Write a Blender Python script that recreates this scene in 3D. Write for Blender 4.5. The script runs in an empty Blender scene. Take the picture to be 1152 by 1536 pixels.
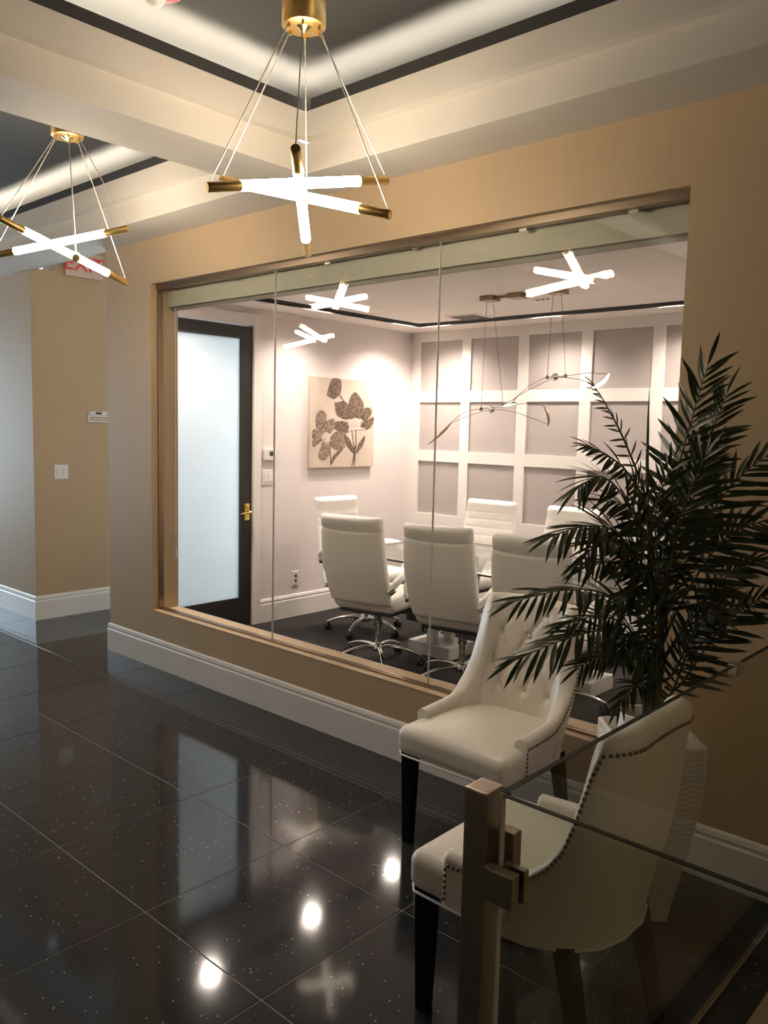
import bpy, bmesh, math, random
from mathutils import Vector, Matrix
random.seed(7)
S = bpy.context.scene
COL = S.collection
PI = math.pi

# ------------------------------------------------------------------ camera, world, exposure
cam_d = bpy.data.cameras.new('camera')
cam = bpy.data.objects.new('camera', cam_d); COL.objects.link(cam)
cam_d.lens = 1230.9 / 1536 * 36
cam_d.sensor_width = 36
cam_d.clip_start = 0.02
def cam_matrix(yaw, pitch, roll):
    f = Vector((-math.sin(yaw) * math.cos(pitch), math.cos(yaw) * math.cos(pitch), -math.sin(pitch)))
    r = Vector((math.cos(yaw), math.sin(yaw), 0)); d = f.cross(r)
    c, s = math.cos(roll), math.sin(roll)
    r2 = c * r + s * d; d2 = -s * r + c * d
    m = Matrix((r2, -d2, -f)).transposed().to_4x4()
    return m
cam.matrix_world = Matrix.Translation((0, 0, 1.63)) @ cam_matrix(.737413631, .101977189, -.0231385215)
S.camera = cam
W = bpy.data.worlds.new('world'); S.world = W; W.use_nodes = True
W.node_tree.nodes['Background'].inputs['Color'].default_value = (.62, .78, 1, 1)
W.node_tree.nodes['Background'].inputs['Strength'].default_value = 1.6
S.view_settings.view_transform = 'Standard'
S.view_settings.look = 'None'
S.view_settings.gamma = 1
S.view_settings.use_curve_mapping = False
S.view_settings.exposure = 0.55

TUBE_L = 46.0      # pendant tubes
COVE_L = 85.0       # cove strips
LED_W = 80.0       # each recessed module (spot power)
DAY_W = 125.0       # daylight through the hall window
DAY2_W = 57.0      # daylight through the passage window

def area(name, loc, direction, sx, sy, power, color):
    l = bpy.data.lights.new(name, 'AREA'); l.shape = 'RECTANGLE'; l.size = sx; l.size_y = sy
    l.energy = power; l.color = color
    o = bpy.data.objects.new(name, l); COL.objects.link(o)
    o.location = loc; o.rotation_euler = Vector(direction).to_track_quat('-Z', 'Y').to_euler()
    return o
area('hall_window_daylight', (-10.62, 1.75, 1.45), (1, 0, 0), 2.1, 2.1, DAY_W, (.66, .82, 1))
area('passage_window_daylight', (-6.85, 4.75, 1.55), (1, 0, 0), 2.1, 2.9, DAY2_W, (.78, .9, 1))

# ------------------------------------------------------------------ materials
def mat(name, base=(.8, .8, .8), rough=.5, metal=0, **kw):
    m = bpy.data.materials.new(name); m.use_nodes = True
    b = m.node_tree.nodes['Principled BSDF']
    b.inputs['Base Color'].default_value = (*base, 1)
    b.inputs['Roughness'].default_value = rough
    b.inputs['Metallic'].default_value = metal
    for k, v in kw.items():
        b.inputs[k].default_value = v
    return m
def N(m, t, **kw):
    n = m.node_tree.nodes.new(t)
    for k, v in kw.items(): setattr(n, k, v)
    return n
def L(m, a, b): m.node_tree.links.new(a, b)
def noise_mat(name, c1, c2, scale, rough=.5, detail=4, stretch=(1, 1, 1), bump=0, world=True, lo=.3, hi=.7, bdist=.002, **kw):
    m = mat(name, c1, rough, **kw); b = m.node_tree.nodes['Principled BSDF']
    if world: src = N(m, 'ShaderNodeNewGeometry').outputs['Position']
    else: src = N(m, 'ShaderNodeTexCoord').outputs['Object']
    mp = N(m, 'ShaderNodeMapping'); mp.inputs['Scale'].default_value = stretch
    nz = N(m, 'ShaderNodeTexNoise'); nz.inputs['Scale'].default_value = scale; nz.inputs['Detail'].default_value = detail
    cr = N(m, 'ShaderNodeValToRGB')
    cr.color_ramp.elements[0].position = lo; cr.color_ramp.elements[0].color = (*c1, 1)
    cr.color_ramp.elements[1].position = hi; cr.color_ramp.elements[1].color = (*c2, 1)
    L(m, src, mp.inputs[0]); L(m, mp.outputs[0], nz.inputs['Vector']); L(m, nz.outputs['Fac'], cr.inputs[0]); L(m, cr.outputs[0], b.inputs['Base Color'])
    if bump:
        bp = N(m, 'ShaderNodeBump'); bp.inputs['Strength'].default_value = bump; bp.inputs['Distance'].default_value = bdist
        L(m, nz.outputs['Fac'], bp.inputs['Height']); L(m, bp.outputs[0], b.inputs['Normal'])
    return m
def emit(name, color, strength):
    m = bpy.data.materials.new(name); m.use_nodes = True; nt = m.node_tree; nt.nodes.clear()
    e = nt.nodes.new('ShaderNodeEmission'); o = nt.nodes.new('ShaderNodeOutputMaterial')
    e.inputs[0].default_value = (*color, 1); e.inputs[1].default_value = strength
    nt.links.new(e.outputs[0], o.inputs[0]); return m
def clear_glass(name, tint, f0=.04):
    m = bpy.data.materials.new(name); m.use_nodes = True; nt = m.node_tree; nt.nodes.clear()
    out = nt.nodes.new('ShaderNodeOutputMaterial'); mix = nt.nodes.new('ShaderNodeMixShader')
    tr = nt.nodes.new('ShaderNodeBsdfTransparent'); tr.inputs[0].default_value = (*tint, 1)
    gl = nt.nodes.new('ShaderNodeBsdfGlossy'); gl.inputs['Roughness'].default_value = 0.0
    lw = nt.nodes.new('ShaderNodeLayerWeight'); lw.inputs[0].default_value = .5
    pw = nt.nodes.new('ShaderNodeMath'); pw.operation = 'POWER'; pw.inputs[1].default_value = 5
    ma = nt.nodes.new('ShaderNodeMath'); ma.operation = 'MULTIPLY_ADD'; ma.inputs[1].default_value = 1 - f0; ma.inputs[2].default_value = f0
    nt.links.new(lw.outputs['Facing'], pw.inputs[0]); nt.links.new(pw.outputs[0], ma.inputs[0])
    nt.links.new(ma.outputs[0], mix.inputs[0]); nt.links.new(tr.outputs[0], mix.inputs[1]); nt.links.new(gl.outputs[0], mix.inputs[2])
    nt.links.new(mix.outputs[0], out.inputs[0]); return m

M = {}
M['tan'] = noise_mat('tan_grasscloth', (.455, .33, .195), (.49, .355, .215), 1, .62, 3, (260, 260, 5), bump=.10, bdist=.0008)
M['white_paint'] = noise_mat('white_trim_paint', (.74, .70, .66), (.78, .74, .70), 3, .35)
M['soffit'] = noise_mat('cream_ceiling_paint', (.62, .575, .51), (.65, .605, .54), 2, .7)
M['room_wall'] = noise_mat('pale_grey_wall_paint', (.72, .655, .635), (.74, .675, .655), 2, .6)
M['panel_grey'] = noise_mat('grey_panel_paint', (.41, .365, .345), (.43, .385, .365), 2, .5)
M['room_ceiling'] = noise_mat('room_ceiling_paint', (.78, .70, .645), (.80, .72, .665), 2, .8)
M['black_ceiling'] = noise_mat('charcoal_ceiling_paint', (.034, .033, .031), (.039, .038, .036), 3, .65)
M['black'] = mat('matte_black', (.012, .011, .010), .5)
M['slot_black'] = mat('slot_black', (.01, .008, .007), .6)
M['carpet'] = noise_mat('dark_carpet', (.006, .005, .005), (.016, .012, .011), 220, .95, 3, bump=.6, bdist=.004)
M['grout'] = noise_mat('grey_grout', (.20, .195, .19), (.26, .25, .24), 40, .6)
M['tan_floor'] = noise_mat('tan_floor_tile', (.24, .175, .10), (.29, .215, .13), 9, .5)
M['steel'] = noise_mat('brushed_steel', (.50, .44, .38), (.58, .52, .46), 1, .30, 3, (9, 9, 400), metal=1)
M['chrome'] = mat('chrome', (.82, .80, .78), .08, 1)
M['bronze'] = noise_mat('brushed_bronze_channel', (.31, .235, .17), (.34, .26, .19), 1, .3, 2, (3, 200, 200), metal=1)
M['brass'] = mat('polished_brass', (.86, .58, .22), .36, 1)
M['gold'] = mat('bright_gold', (.85, .62, .22), .15, 1)
M['leather'] = noise_mat('cream_leather', (.78, .72, .64), (.82, .76, .68), 60, .38, 5, bump=.12, bdist=.001, world=False)
M['white_leather'] = noise_mat('white_leather', (.86, .82, .77), (.89, .85, .80), 45, .42, 5, bump=.12, bdist=.001, world=False)
M['dark_wood'] = noise_mat('espresso_wood', (.006, .004, .0035), (.011, .007, .006), 8, .4, 3, (6, 6, 1), world=False, **{'Specular IOR Level': .2})
M['nail'] = mat('antique_nail', (.22, .16, .10), .28, 1)
M['plastic'] = mat('white_plastic', (.75, .71, .67), .35)
M['screen'] = mat('dark_display', (.05, .04, .035), .25)
M['caster'] = mat('black_caster', (.012, .012, .012), .4)
M['cable'] = mat('braided_cable', (.72, .66, .56), .35, .6)
M['shade'] = noise_mat('shade_fabric', (.52, .49, .39), (.56, .53, .43), 300, .8, 2)
M['shade_bar'] = mat('shade_bottom_bar', (.26, .23, .18), .5)
M['pane'] = clear_glass('window_glass', (.975, .985, .975))
M['rail_glass'] = clear_glass('smoky_railing_glass', (.915, .925, .895))
M['glass_edge'] = mat('glass_edge', (.62, .60, .56), .2, 0)
M['dark_edge'] = mat('dark_green_glass_edge', (.035, .034, .024), .45, **{'Specular IOR Level': .12})
M['table_glass'] = clear_glass('table_glass', (.90, .93, .90), .05)
M['tube'] = emit('lit_tube', (1, .84, .64), TUBE_L)
M['cove'] = emit('cove_led', (1, .88, .70), COVE_L)
M['led'] = emit('led_disc', (1, .86, .72), 30)
M['blade_led'] = emit('blade_led', (1, .9, .78), 20)
M['exit_red'] = emit('exit_red', (1, .10, .08), .3)
M['exit_face'] = mat('exit_face', (.62, .48, .40), .4)
M['red'] = mat('alarm_red', (.50, .03, .02), .35)
M['lens'] = mat('clear_lens', (.75, .72, .68), .12)
M['planter'] = mat('white_planter', (.70, .66, .60), .45)
M['soil'] = noise_mat('dark_soil', (.02, .015, .01), (.05, .04, .03), 60, .9)
M['leaf'] = noise_mat('palm_leaf', (.014, .021, .007), (.034, .048, .015), 14, .36, 3)
M['stem'] = noise_mat('palm_cane', (.03, .035, .014), (.06, .055, .025), 25, .5)
M['canvas'] = noise_mat('beige_canvas', (.50, .40, .32), (.60, .50, .42), 5, .7, 6)
def streak(name, c1, c2):
    return noise_mat(name, c1, c2, 1, .6, 5, (30, 60, 90), lo=.38, hi=.62)
M['paint_dark'] = streak('brown_paint', (.035, .02, .013), (.24, .155, .11))
M['paint_mid'] = streak('umber_paint', (.10, .062, .042), (.38, .28, .21))
M['paint_pale'] = streak('pale_paint', (.42, .32, .25), (.70, .60, .52))
# black quartz tile with mica flecks
m = mat('black_quartz', (.014, .0135, .014), .075); M['quartz'] = m
b = m.node_tree.nodes['Principled BSDF']
geo = N(m, 'ShaderNodeNewGeometry')
vo = N(m, 'ShaderNodeTexVoronoi'); vo.inputs['Scale'].default_value = 150
L(m, geo.outputs['Position'], vo.inputs['Vector'])
lt = N(m, 'ShaderNodeMath', operation='LESS_THAN'); lt.inputs[1].default_value = .30
L(m, vo.outputs['Distance'], lt.inputs[0])
sep = N(m, 'ShaderNodeSeparateColor'); L(m, vo.outputs['Color'], sep.inputs[0])
gt = N(m, 'ShaderNodeMath', operation='GREATER_THAN'); gt.inputs[1].default_value = .988; L(m, sep.outputs[0], gt.inputs[0])
mu = N(m, 'ShaderNodeMath', operation='MULTIPLY'); L(m, lt.outputs[0], mu.inputs[0]); L(m, gt.outputs[0], mu.inputs[1])
nz = N(m, 'ShaderNodeTexNoise'); nz.inputs['Scale'].default_value = 420; nz.inputs['Detail'].default_value = 2
L(m, geo.outputs['Position'], nz.inputs['Vector'])
cr = N(m, 'ShaderNodeValToRGB'); cr.color_ramp.elements[0].position = .35; cr.color_ramp.elements[0].color = (.010, .0108, .0125, 1)
cr.color_ramp.elements[1].position = .75; cr.color_ramp.elements[1].color = (.052, .055, .064, 1); L(m, nz.outputs['Fac'], cr.inputs[0])
mx = N(m, 'ShaderNodeMix', data_type='RGBA'); L(m, mu.outputs[0], mx.inputs[0]); L(m, cr.outputs[0], mx.inputs[6]); mx.inputs[7].default_value = (.75, .75, .8, 1)
L(m, mx.outputs[2], b.inputs['Base Color'])
b.inputs['Specular IOR Level'].default_value = .38
# frosted door glass
m = mat('frosted_glass', (.86, .89, .90), .45); M['frost'] = m
nt = m.node_tree; b = nt.nodes['Principled BSDF']
tl = N(m, 'ShaderNodeBsdfTranslucent'); tl.inputs[0].default_value = (.88, .92, .94, 1)
ms = N(m, 'ShaderNodeMixShader'); ms.inputs[0].default_value = .62
L(m, b.outputs[0], ms.inputs[1]); L(m, tl.outputs[0], ms.inputs[2]); L(m, ms.outputs[0], nt.nodes['Material Output'].inputs[0])
b.inputs['Roughness'].default_value = .12

# ------------------------------------------------------------------ mesh helpers
class MB:
    def __init__(s): s.v = []; s.f = []; s.sm = []
    def add(s, vs, fs, smooth=False):
        o = len(s.v); s.v += [tuple(v) for v in vs]
        s.f += [tuple(i + o for i in f) for f in fs]; s.sm += [smooth] * len(fs); return s
    def box(s, x0, x1, y0, y1, z0, z1, bev=0):
        if bev <= 0:
            vs = [(x, y, z) for z in (z0, z1) for y in (y0, y1) for x in (x0, x1)]
            return s.add(vs, [(0, 2, 3, 1), (4, 5, 7, 6), (0, 1, 5, 4), (2, 6, 7, 3), (0, 4, 6, 2), (1, 3, 7, 5)])
        bm = bmesh.new(); bmesh.ops.create_cube(bm, size=1)
        for v in bm.verts: v.co = Vector(((x0 + x1) / 2 + v.co.x * (x1 - x0), (y0 + y1) / 2 + v.co.y * (y1 - y0), (z0 + z1) / 2 + v.co.z * (z1 - z0)))
        bmesh.ops.bevel(bm, geom=bm.edges[:], offset=bev, segments=2, affect='EDGES', profile=.7)
        bm.verts.index_update()
        s.add([v.co[:] for v in bm.verts], [[v.index for v in f.verts] for f in bm.faces]); bm.free(); return s
    def soft(s, cx, cy, cz, hx, hy, hz, r, n=6, crown=0, fn=None):
        # rounded box with a crowned top
        def ax(h):
            c = max(h - r, 1e-4)
            t = [-h, -c - r * .62, -c - r * .3] + [-c + 2 * c * i / n for i in range(n + 1)] + [c + r * .3, c + r * .62, h]
            return t
        A = (ax(hx), ax(hy), ax(hz)); H = (hx, hy, hz)
        for k in range(3):
            i, j = [a for a in range(3) if a != k]
            for sg in (-1, 1):
                U, V = A[i], A[j]; vs = []
                for u in U:
                    for v in V:
                        q = [0, 0, 0]; q[i] = u; q[j] = v; q[k] = sg * H[k]
                        inn = [max(-(H[a] - r), min(H[a] - r, q[a])) for a in range(3)]
                        d = Vector(q) - Vector(inn)
                        p = Vector(inn) + (d.normalized() * r if d.length > 1e-9 else d)
                        if crown and p.z > 0:
                            w = p.z / hz
                            p.z += crown * w * max(0, 1 - (p.x / hx) ** 2) * max(0, 1 - (p.y / hy) ** 2)
                        p = p + Vector((cx, cy, cz))
                        vs.append(fn(p) if fn else p)
                nV = len(V); fs = []
                for a in range(len(U) - 1):
                    for c in range(nV - 1):
                        q = (a * nV + c, (a + 1) * nV + c, (a + 1) * nV + c + 1, a * nV + c + 1)
                        flip = (sg > 0) == (k == 1)
                        fs.append(q[::-1] if flip else q)
                s.add(vs, fs, True)
        return s
    def tube(s, pts, r, n=8, cap=True, flat=None):
        pts = [Vector(p) for p in pts]; rs = r if isinstance(r, (list, tuple)) else [r] * len(pts)
        rings = []; up = None
        for i, p in enumerate(pts):
            t = (pts[min(i + 1, len(pts) - 1)] - pts[max(i - 1, 0)]).normalized()
            if up is None:
                up = Vector((0, 0, 1)) if abs(t.z) < .9 else Vector((1, 0, 0))
            a = t.cross(up).normalized(); bb = a.cross(t).normalized(); up = bb
            k = flat if flat else 1
            rings.append([p + rs[i] * (math.cos(2 * PI * j / n) * a + math.sin(2 * PI * j / n) * k * bb) for j in range(n)])
        vs = [v for rg in rings for v in rg]; fs = []
        for i in range(len(pts) - 1):
            for j in range(n):
                fs.append((i * n + j, i * n + (j + 1) % n, (i + 1) * n + (j + 1) % n, (i + 1) * n + j))
        s.add(vs, fs, True)
        if cap: s.add(rings[0], [tuple(range(n))[::-1]]); s.add(rings[-1], [tuple(range(n))])
        return s
    def lathe(s, prof, c=(0, 0, 0), n=24, smooth=True, axis='z'):
        vs = []
        for r, z in prof:
            for j in range(n):
                a = 2 * PI * j / n
                p = (r * math.cos(a), r * math.sin(a), z)
                if axis == 'x': p = (p[2], p[0], p[1])
                if axis == 'y': p = (p[1], p[2], p[0])
                vs.append((p[0] + c[0], p[1] + c[1], p[2] + c[2]))
        fs = []
        for i in range(len(prof) - 1):
            for j in range(n):
                fs.append((i * n + j, i * n + (j + 1) % n, (i + 1) * n + (j + 1) % n, (i + 1) * n + j))
        s.add(vs, fs, smooth); return s
    def grid(s, P, closeu=False, smooth=True):
        nu, nv = len(P), len(P[0]); vs = [p for row in P for p in row]; fs = []
        for i in range(nu if closeu else nu - 1):
            for j in range(nv - 1):
                k = (i + 1) % nu
                fs.append((i * nv + j, k * nv + j, k * nv + j + 1, i * nv + j + 1))
        return s.add(vs, fs, smooth)
    def build(s, name, m, parent=None, loc=None):
        me = bpy.data.meshes.new(name); me.from_pydata(s.v, [], s.f); me.materials.append(M[m] if isinstance(m, str) else m)
        for p, sm in zip(me.polygons, s.sm): p.use_smooth = sm
        me.update()
        return link(name, me, parent, loc)
def link(name, me, parent=None, loc=None):
    o = bpy.data.objects.new(name, me); COL.objects.link(o)
    if parent: o.parent = parent
    if loc: o.location = loc
    return o
def tag(o, label, cat, group=None):
    o['label'] = label; o['category'] = cat
    if group: o['group'] = group
    return o
def thing(name, label, cat, loc=(0, 0, 0), rz=0, group=None):
    o = bpy.data.objects.new(name, None); o.empty_display_size = .05; COL.objects.link(o)
    o.location = loc; o.rotation_euler = (0, 0, rz); return tag(o, label, cat, group)
def struct(o): o['kind'] = 'structure'; return o
def copy_tree(o, parent=None):
    c = o.copy(); COL.objects.link(c)
    if parent: c.parent = parent
    for ch in list(o.children): copy_tree(ch, c)
    return c
def bx(name, m, parent, *a, bev=0): return MB().box(*a, bev=bev).build(name, m, parent)
def weld(o, d=1e-5):
    bm = bmesh.new(); bm.from_mesh(o.data); bmesh.ops.remove_doubles(bm, verts=bm.verts, dist=d)
    bmesh.ops.recalc_face_normals(bm, faces=bm.faces); bm.to_mesh(o.data); bm.free(); return o
def catmull(pts, n):
    pts = [Vector(p) for p in pts]; out = []
    P = [pts[0] * 2 - pts[1]] + pts + [pts[-1] * 2 - pts[-2]]
    for i in range(1, len(P) - 2):
        for k in range(n):
            t = k / n; a, b_, c, d = P[i - 1], P[i], P[i + 1], P[i + 2]
            out.append(.5 * ((2 * b_) + (-a + c) * t + (2 * a - 5 * b_ + 4 * c - d) * t * t + (-a + 3 * b_ - 3 * c + d) * t ** 3))
    out.append(pts[-1]); return out
def lerp_tab(tab, x):
    if x <= tab[0][0]: return tab[0][1]
    for (a, b_), (c, d) in zip(tab, tab[1:]):
        if x <= c: return b_ + (d - b_) * (x - a) / (c - a)
    return tab[-1][1]

# ------------------------------------------------------------------ dimensions
WY, WB = 2.965, 3.165           # window wall, front and back face
OX0, OX1, OZ0, OZ1 = -4.77, -1.25, .378, 2.517
SOF, TRY = 2.80, 2.667          # soffit height, tray edge
RX0, RX1, RY1, RZ = -5.22, -.94, 6.09, 2.54
HX0, HX1, HY0 = -10.5, 3.2, -3.4

# ------------------------------------------------------------------ floor
fl = struct(MB().box(HX0 - .2, HX1 + .2, HY0 - .2, 7.4, -.12, -.0018).build('floor', 'grout'))
T = .6096; GX, GY = -2.925, 1.405
bm = bmesh.new(); bmesh.ops.create_cube(bm, size=1)
for v in bm.verts: v.co = Vector((v.co.x * (T - .0042), v.co.y * (T - .0042), (v.co.z - .5) * .010))
bmesh.ops.bevel(bm, geom=[e for e in bm.edges if all(v.co.z > -.001 for v in e.verts)], offset=.0009, segments=1, affect='EDGES')
tile_me = bpy.data.meshes.new('floor_tile'); bm.to_mesh(tile_me); bm.free(); tile_me.materials.append(M['quartz'])
i0 = math.floor((HX0 - GX) / T)
for i in range(i0, 6):
    for j in range(-8, 7):
        x0, y0 = GX + i * T, GY + j * T
        cx, cy = x0 + T / 2, y0 + T / 2
        if x0 > -.9 and y0 > -1: continue
        if y0 > 2.9 and not (-6.9 < cx < -5.0): continue
        if y0 < HY0 - .3 or x0 + T < HX0 or x0 > HX1: continue
        if x0 < -.684 < x0 + T and y0 > -1.4 - T:
            w = -.684 - x0 - .002
            MB().box(-w / 2, w / 2, -T / 2 + .0021, T / 2 - .0021, -.01, 0).build('floor_tile', 'quartz', fl, (x0 + .002 + w / 2, cy, 0)); continue
        link('floor_tile', tile_me, fl, (cx, cy, 0))
# the last column of tiles stops at a dark strip, tan stone beyond it
bx('edge_strip', 'black', fl, -.682, -.664, -1.4, WY, -.01, .001)
bx('tan_floor_border', 'tan_floor', fl, -.664, HX1, -1.4, WY, -.01, 0)
MB().box(RX0, RX1, WB - .05, RY1, -.01, .004).build('carpet', 'carpet', fl)

# ------------------------------------------------------------------ window wall
wf = struct(MB().box(-5.32, OX0, WY, WB, 0, SOF + .02).box(OX1, HX1, WY, WB, 0, SOF + .02)
            .box(OX0, OX1, WY, WB, 0, OZ0).box(OX0, OX1, WY, WB, OZ1, SOF + .02).build('wall_front', 'tan'))
def baseboard(name, pts, h=.197, t=.016, inward=1):
    # profile extruded along a polyline in plan, to its left side
    prof = [(0, 0), (t, 0), (t, h - .045), (t - .004, h - .038), (t - .004, h - .030), (t - .002, h - .024), (t - .006, h - .006), (t - .010, h), (0, h)]
    P = [Vector((p[0], p[1], 0)) for p in pts]; rows = []
    for i, p in enumerate(P):
        ds = []
        if i > 0: ds.append((P[i] - P[i - 1]).normalized())
        if i < len(P) - 1: ds.append((P[i + 1] - P[i]).normalized())
        ns = [Vector((-d.y, d.x, 0)) * inward for d in ds]
        n = sum(ns, Vector()) ; n = n / (n.length ** 2) * len(ns) if len(ns) > 1 else ns[0]
        if len(ns) > 1: n = (ns[0] + ns[1]) / (1 + ns[0].dot(ns[1]))
        rows.append([p + n * a + Vector((0, 0, z)) for a, z in prof])
    mb = MB().grid(rows, smooth=False)
    mb.add(rows[0], [tuple(range(len(prof)))]); mb.add(rows[-1], [tuple(range(len(prof)))[::-1]])
    return struct(mb.build(name, 'white_paint'))
baseboard('baseboard_front', [(-5.32, 4.6), (-5.32, WY), (HX1, WY)], inward=-1)
# passage wall with its own window beyond the corner
wl = struct(MB().box(HX0, -6.52, 2.98, 3.18, 0, SOF + .02).box(-6.72, -6.52, 3.18, 3.72, 0, 3.3).box(-6.72, -6.52, 5.8, 7.2, 0, 3.3)
            .box(-6.72, -6.52, 3.72, 5.8, 0, .22).box(-6.72, -6.52, 3.72, 5.8, 2.98, 3.3).build('wall_left', 'tan'))
baseboard('baseboard_left', [(HX0, 2.98), (-6.52, 2.98), (-6.52, 7.0)], inward=-1)
wp = struct(MB().box(-6.70, -6.66, 3.72, 3.77, .22, 2.98).box(-6.70, -6.66, 5.75, 5.8, .22, 2.98).box(-6.70, -6.66, 3.77, 5.75, .22, .27).box(-6.70, -6.66, 3.77, 5.75, 2.93, 2.98).build('window_3', 'white_paint'))
bx('pane', 'pane', wp, -6.685, -6.675, 3.77, 5.75, .27, 2.93)
struct(MB().box(-6.72, -5.22, 7.2, 7.3, 0, 3.3).build('wall_passage_end', 'tan'))
struct(MB().box(-6.9, -5.2, 2.96, 7.3, 3.16, 3.3).build('ceiling_passage', 'soffit'))
# hall walls behind the camera
struct(MB().box(HX0 - .2, HX0, HY0, .7, 0, 3.4).box(HX0 - .2, HX0, 2.8, 3.2, 0, 3.4).box(HX0 - .2, HX0, .7, 2.8, 0, .4).box(HX0 - .2, HX0, .7, 2.8, 2.5, 3.4).build('wall_hall_end', 'tan'))
wh = struct(MB().box(HX0 - .12, HX0 - .06, .7, .76, .4, 2.5).box(HX0 - .12, HX0 - .06, 2.74, 2.8, .4, 2.5).box(HX0 - .12, HX0 - .06, 1.72, 1.78, .4, 2.5)
            .box(HX0 - .12, HX0 - .06, .76, 2.74, .4, .46).box(HX0 - .12, HX0 - .06, .76, 2.74, 2.44, 2.5).build('window_2', 'white_paint'))
for a, c in ((.76, 1.72), (1.78, 2.74)):
    bx('pane', 'pane', wh, HX0 - .095, HX0 - .085, a, c, .46, 2.44)
struct(MB().box(HX0 - .2, HX1 + .2, HY0 - .2, HY0, 0, 3.4).build('wall_back', 'tan'))
struct(MB().box(HX1, HX1 + .2, HY0, 3.2, 0, 3.4).build('wall_right', 'tan'))

# ------------------------------------------------------------------ hall ceiling: soffit frame, two deep trays
TR = [(-2.966, 2.5), (-8.9, -3.305)]; TY0 = -1.7
CEIL = 3.19
cs = MB()
cs.box(HX0 - .2, HX1 + .2, TRY, 2.98, SOF, SOF + .03)
cs.box(-6.75, -5.0, 2.975, 3.0, SOF, 3.4)                       # drop above the passage mouth
cs.box(HX0 - .2, HX1 + .2, HY0 - .2, TY0, SOF, SOF + .03)
cs.box(TR[1][1], TR[0][0], TY0, TRY, SOF, SOF + .03)
cs.box(TR[0][1], HX1 + .2, TY0, TRY, SOF, SOF + .03)
cs.box(HX0 - .2, TR[1][0], TY0, TRY, SOF, SOF + .03)
ceil = struct(cs.build('ceiling', 'soffit'))
FT = 3.050
def fascia(parent, x0, x1):
    # lower fascia, step, upper fascia all round one tray, 3D boards
    for nm, m_, a, z0, z1, t in (('lower_fascia', 'soffit', 0, SOF + .03, 2.935, .03), ('upper_fascia', 'soffit', -.055, 2.935, FT, .03), ('dark_lip', 'black_ceiling', -.057, FT, FT + .048, -.035)):
        mb = MB()
        mb.box(x0 - t + a * -1 - 0 * t, x1 + t + a, TRY + a, TRY + t, z0, z1)
        mb.box(x0 - t + a * -1 - 0 * t, x1 + t + a, TY0 - t, TY0 - a, z0, z1)
        mb.box(x0 - t, x0 - a, TY0 - a, TRY + a, z0, z1)
        mb.box(x1 + a, x1 + t, TY0 - a, TRY + a, z0, z1)
        mb.build(nm, m_, parent)
for k, (x0, x1) in enumerate(TR): fascia(ceil, x0, x1)
# charcoal upper ceiling over the trays
struct(MB().box(HX0 - .2, HX1 + .2, HY0 - .2, 2.985, CEIL, CEIL + .1).build('ceiling_upper', 'black_ceiling'))
# cove strips lie on the ledge behind the lip
CL = [((TR[0][0], TR[0][1]), 'tray nearest the camera'), ((TR[1][0], TR[1][1]), 'far left tray')]
def strip(x0, x1, y0, y1, label):
    o = thing('cove_light_strip', label, 'light strip', ((x0 + x1) / 2, (y0 + y1) / 2, FT + .0005), group='hidden cove strips')
    hx, hy = (x1 - x0) / 2, (y1 - y0) / 2
    bx('tape', 'cove', o, -hx, hx, -hy, hy, .018, .022)
    bx('holder', 'plastic', o, -hx, hx, -hy, hy, 0, .017)
for (x0, x1), w in CL:
    strip(x0, x1, TRY - .010, TRY + .010, 'cove strip glowing along the window side of the ' + w)
    if x0 > -5: strip(x0 - .010, x0 + .010, TY0, TRY, 'cove strip glowing along the beam side of the ' + w)
    else: strip(x1 - .010, x1 + .010, TY0, TRY, 'cove strip behind the beam of the ' + w)

# ------------------------------------------------------------------ glazing: window_1
w1 = struct(MB().box(OX0, OX1, 3.005, 3.055, OZ1 - .03, OZ1).build('window_1', 'bronze'))
bx('bottom_channel', 'bronze', w1, OX0, OX1, 3.012, 3.048, OZ0, OZ0 + .016)
bx('side_channel', 'bronze', w1, OX0, OX0 + .012, 3.012, 3.048, OZ0 + .016, OZ1 - .03)
bx('sill_cap', 'tan', w1, OX0, OX1, WY - .002, 3.012, OZ0, OZ0 + .006)
J = [OX0 + .012, -3.604, -2.436, OX1]
for k in range(3):
    a, c = J[k] + (.002 if k else 0), J[k + 1] - .002
    p = bx('glass_pane', 'pane', w1, a, c, 3.024, 3.036, OZ0 + .016, OZ1 - .03)
    if k < 2: bx('glass_edge', 'glass_edge', p, c - .0005, c + .0025, 3.0245, 3.0355, OZ0 + .016, OZ1 - .03)
for k, x in enumerate((-4.62, -4.0, -3.2, -2.6, -2.0, -1.5)):
    bx('channel_clip', 'steel', w1, x - .02, x + .02, 3.037, 3.043, OZ1 - .042, OZ1 - .028)
# roller shade
sh = thing('roller_shade', 'pale fabric roller shade rolled up behind the top of the glass', 'shade', (-3.01, 3.15, 2.385))
pr = []
for k in range(9):
    a = -PI / 2 + PI * k / 8
    pr.append((3.115 - 3.15 + .012 * math.cos(a + PI), .0 + .062 + .062 * math.sin(a)))
mb = MB(); rows = []
for x in (-1.755, 1.755):
    rows.append([(x, -.062 + .018 * (1 - math.cos(1.2 * (z / .13 - .35))), z) for z in [0, .02, .045, .07, .095, .118, .13]] + [(x, .045, .13), (x, .045, 0), (x, -.06, 0)])
mb.grid(rows); mb.add(rows[0], [tuple(range(10))]); mb.add(rows[1], [tuple(range(10))[::-1]])
mb.build('fabric_fascia', 'shade', sh)
bx('bottom_bar', 'shade_bar', sh, -1.755, 1.755, -.035, -.018, -.022, -.001)
bx('pull_cord', 'plastic', sh, -1.703, -1.699, -.04, -.036, -1.62, -.0005)
bx('cord_clip', 'plastic', sh, -1.71, -1.692, -.046, -.034, -1.66, -1.60)

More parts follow.
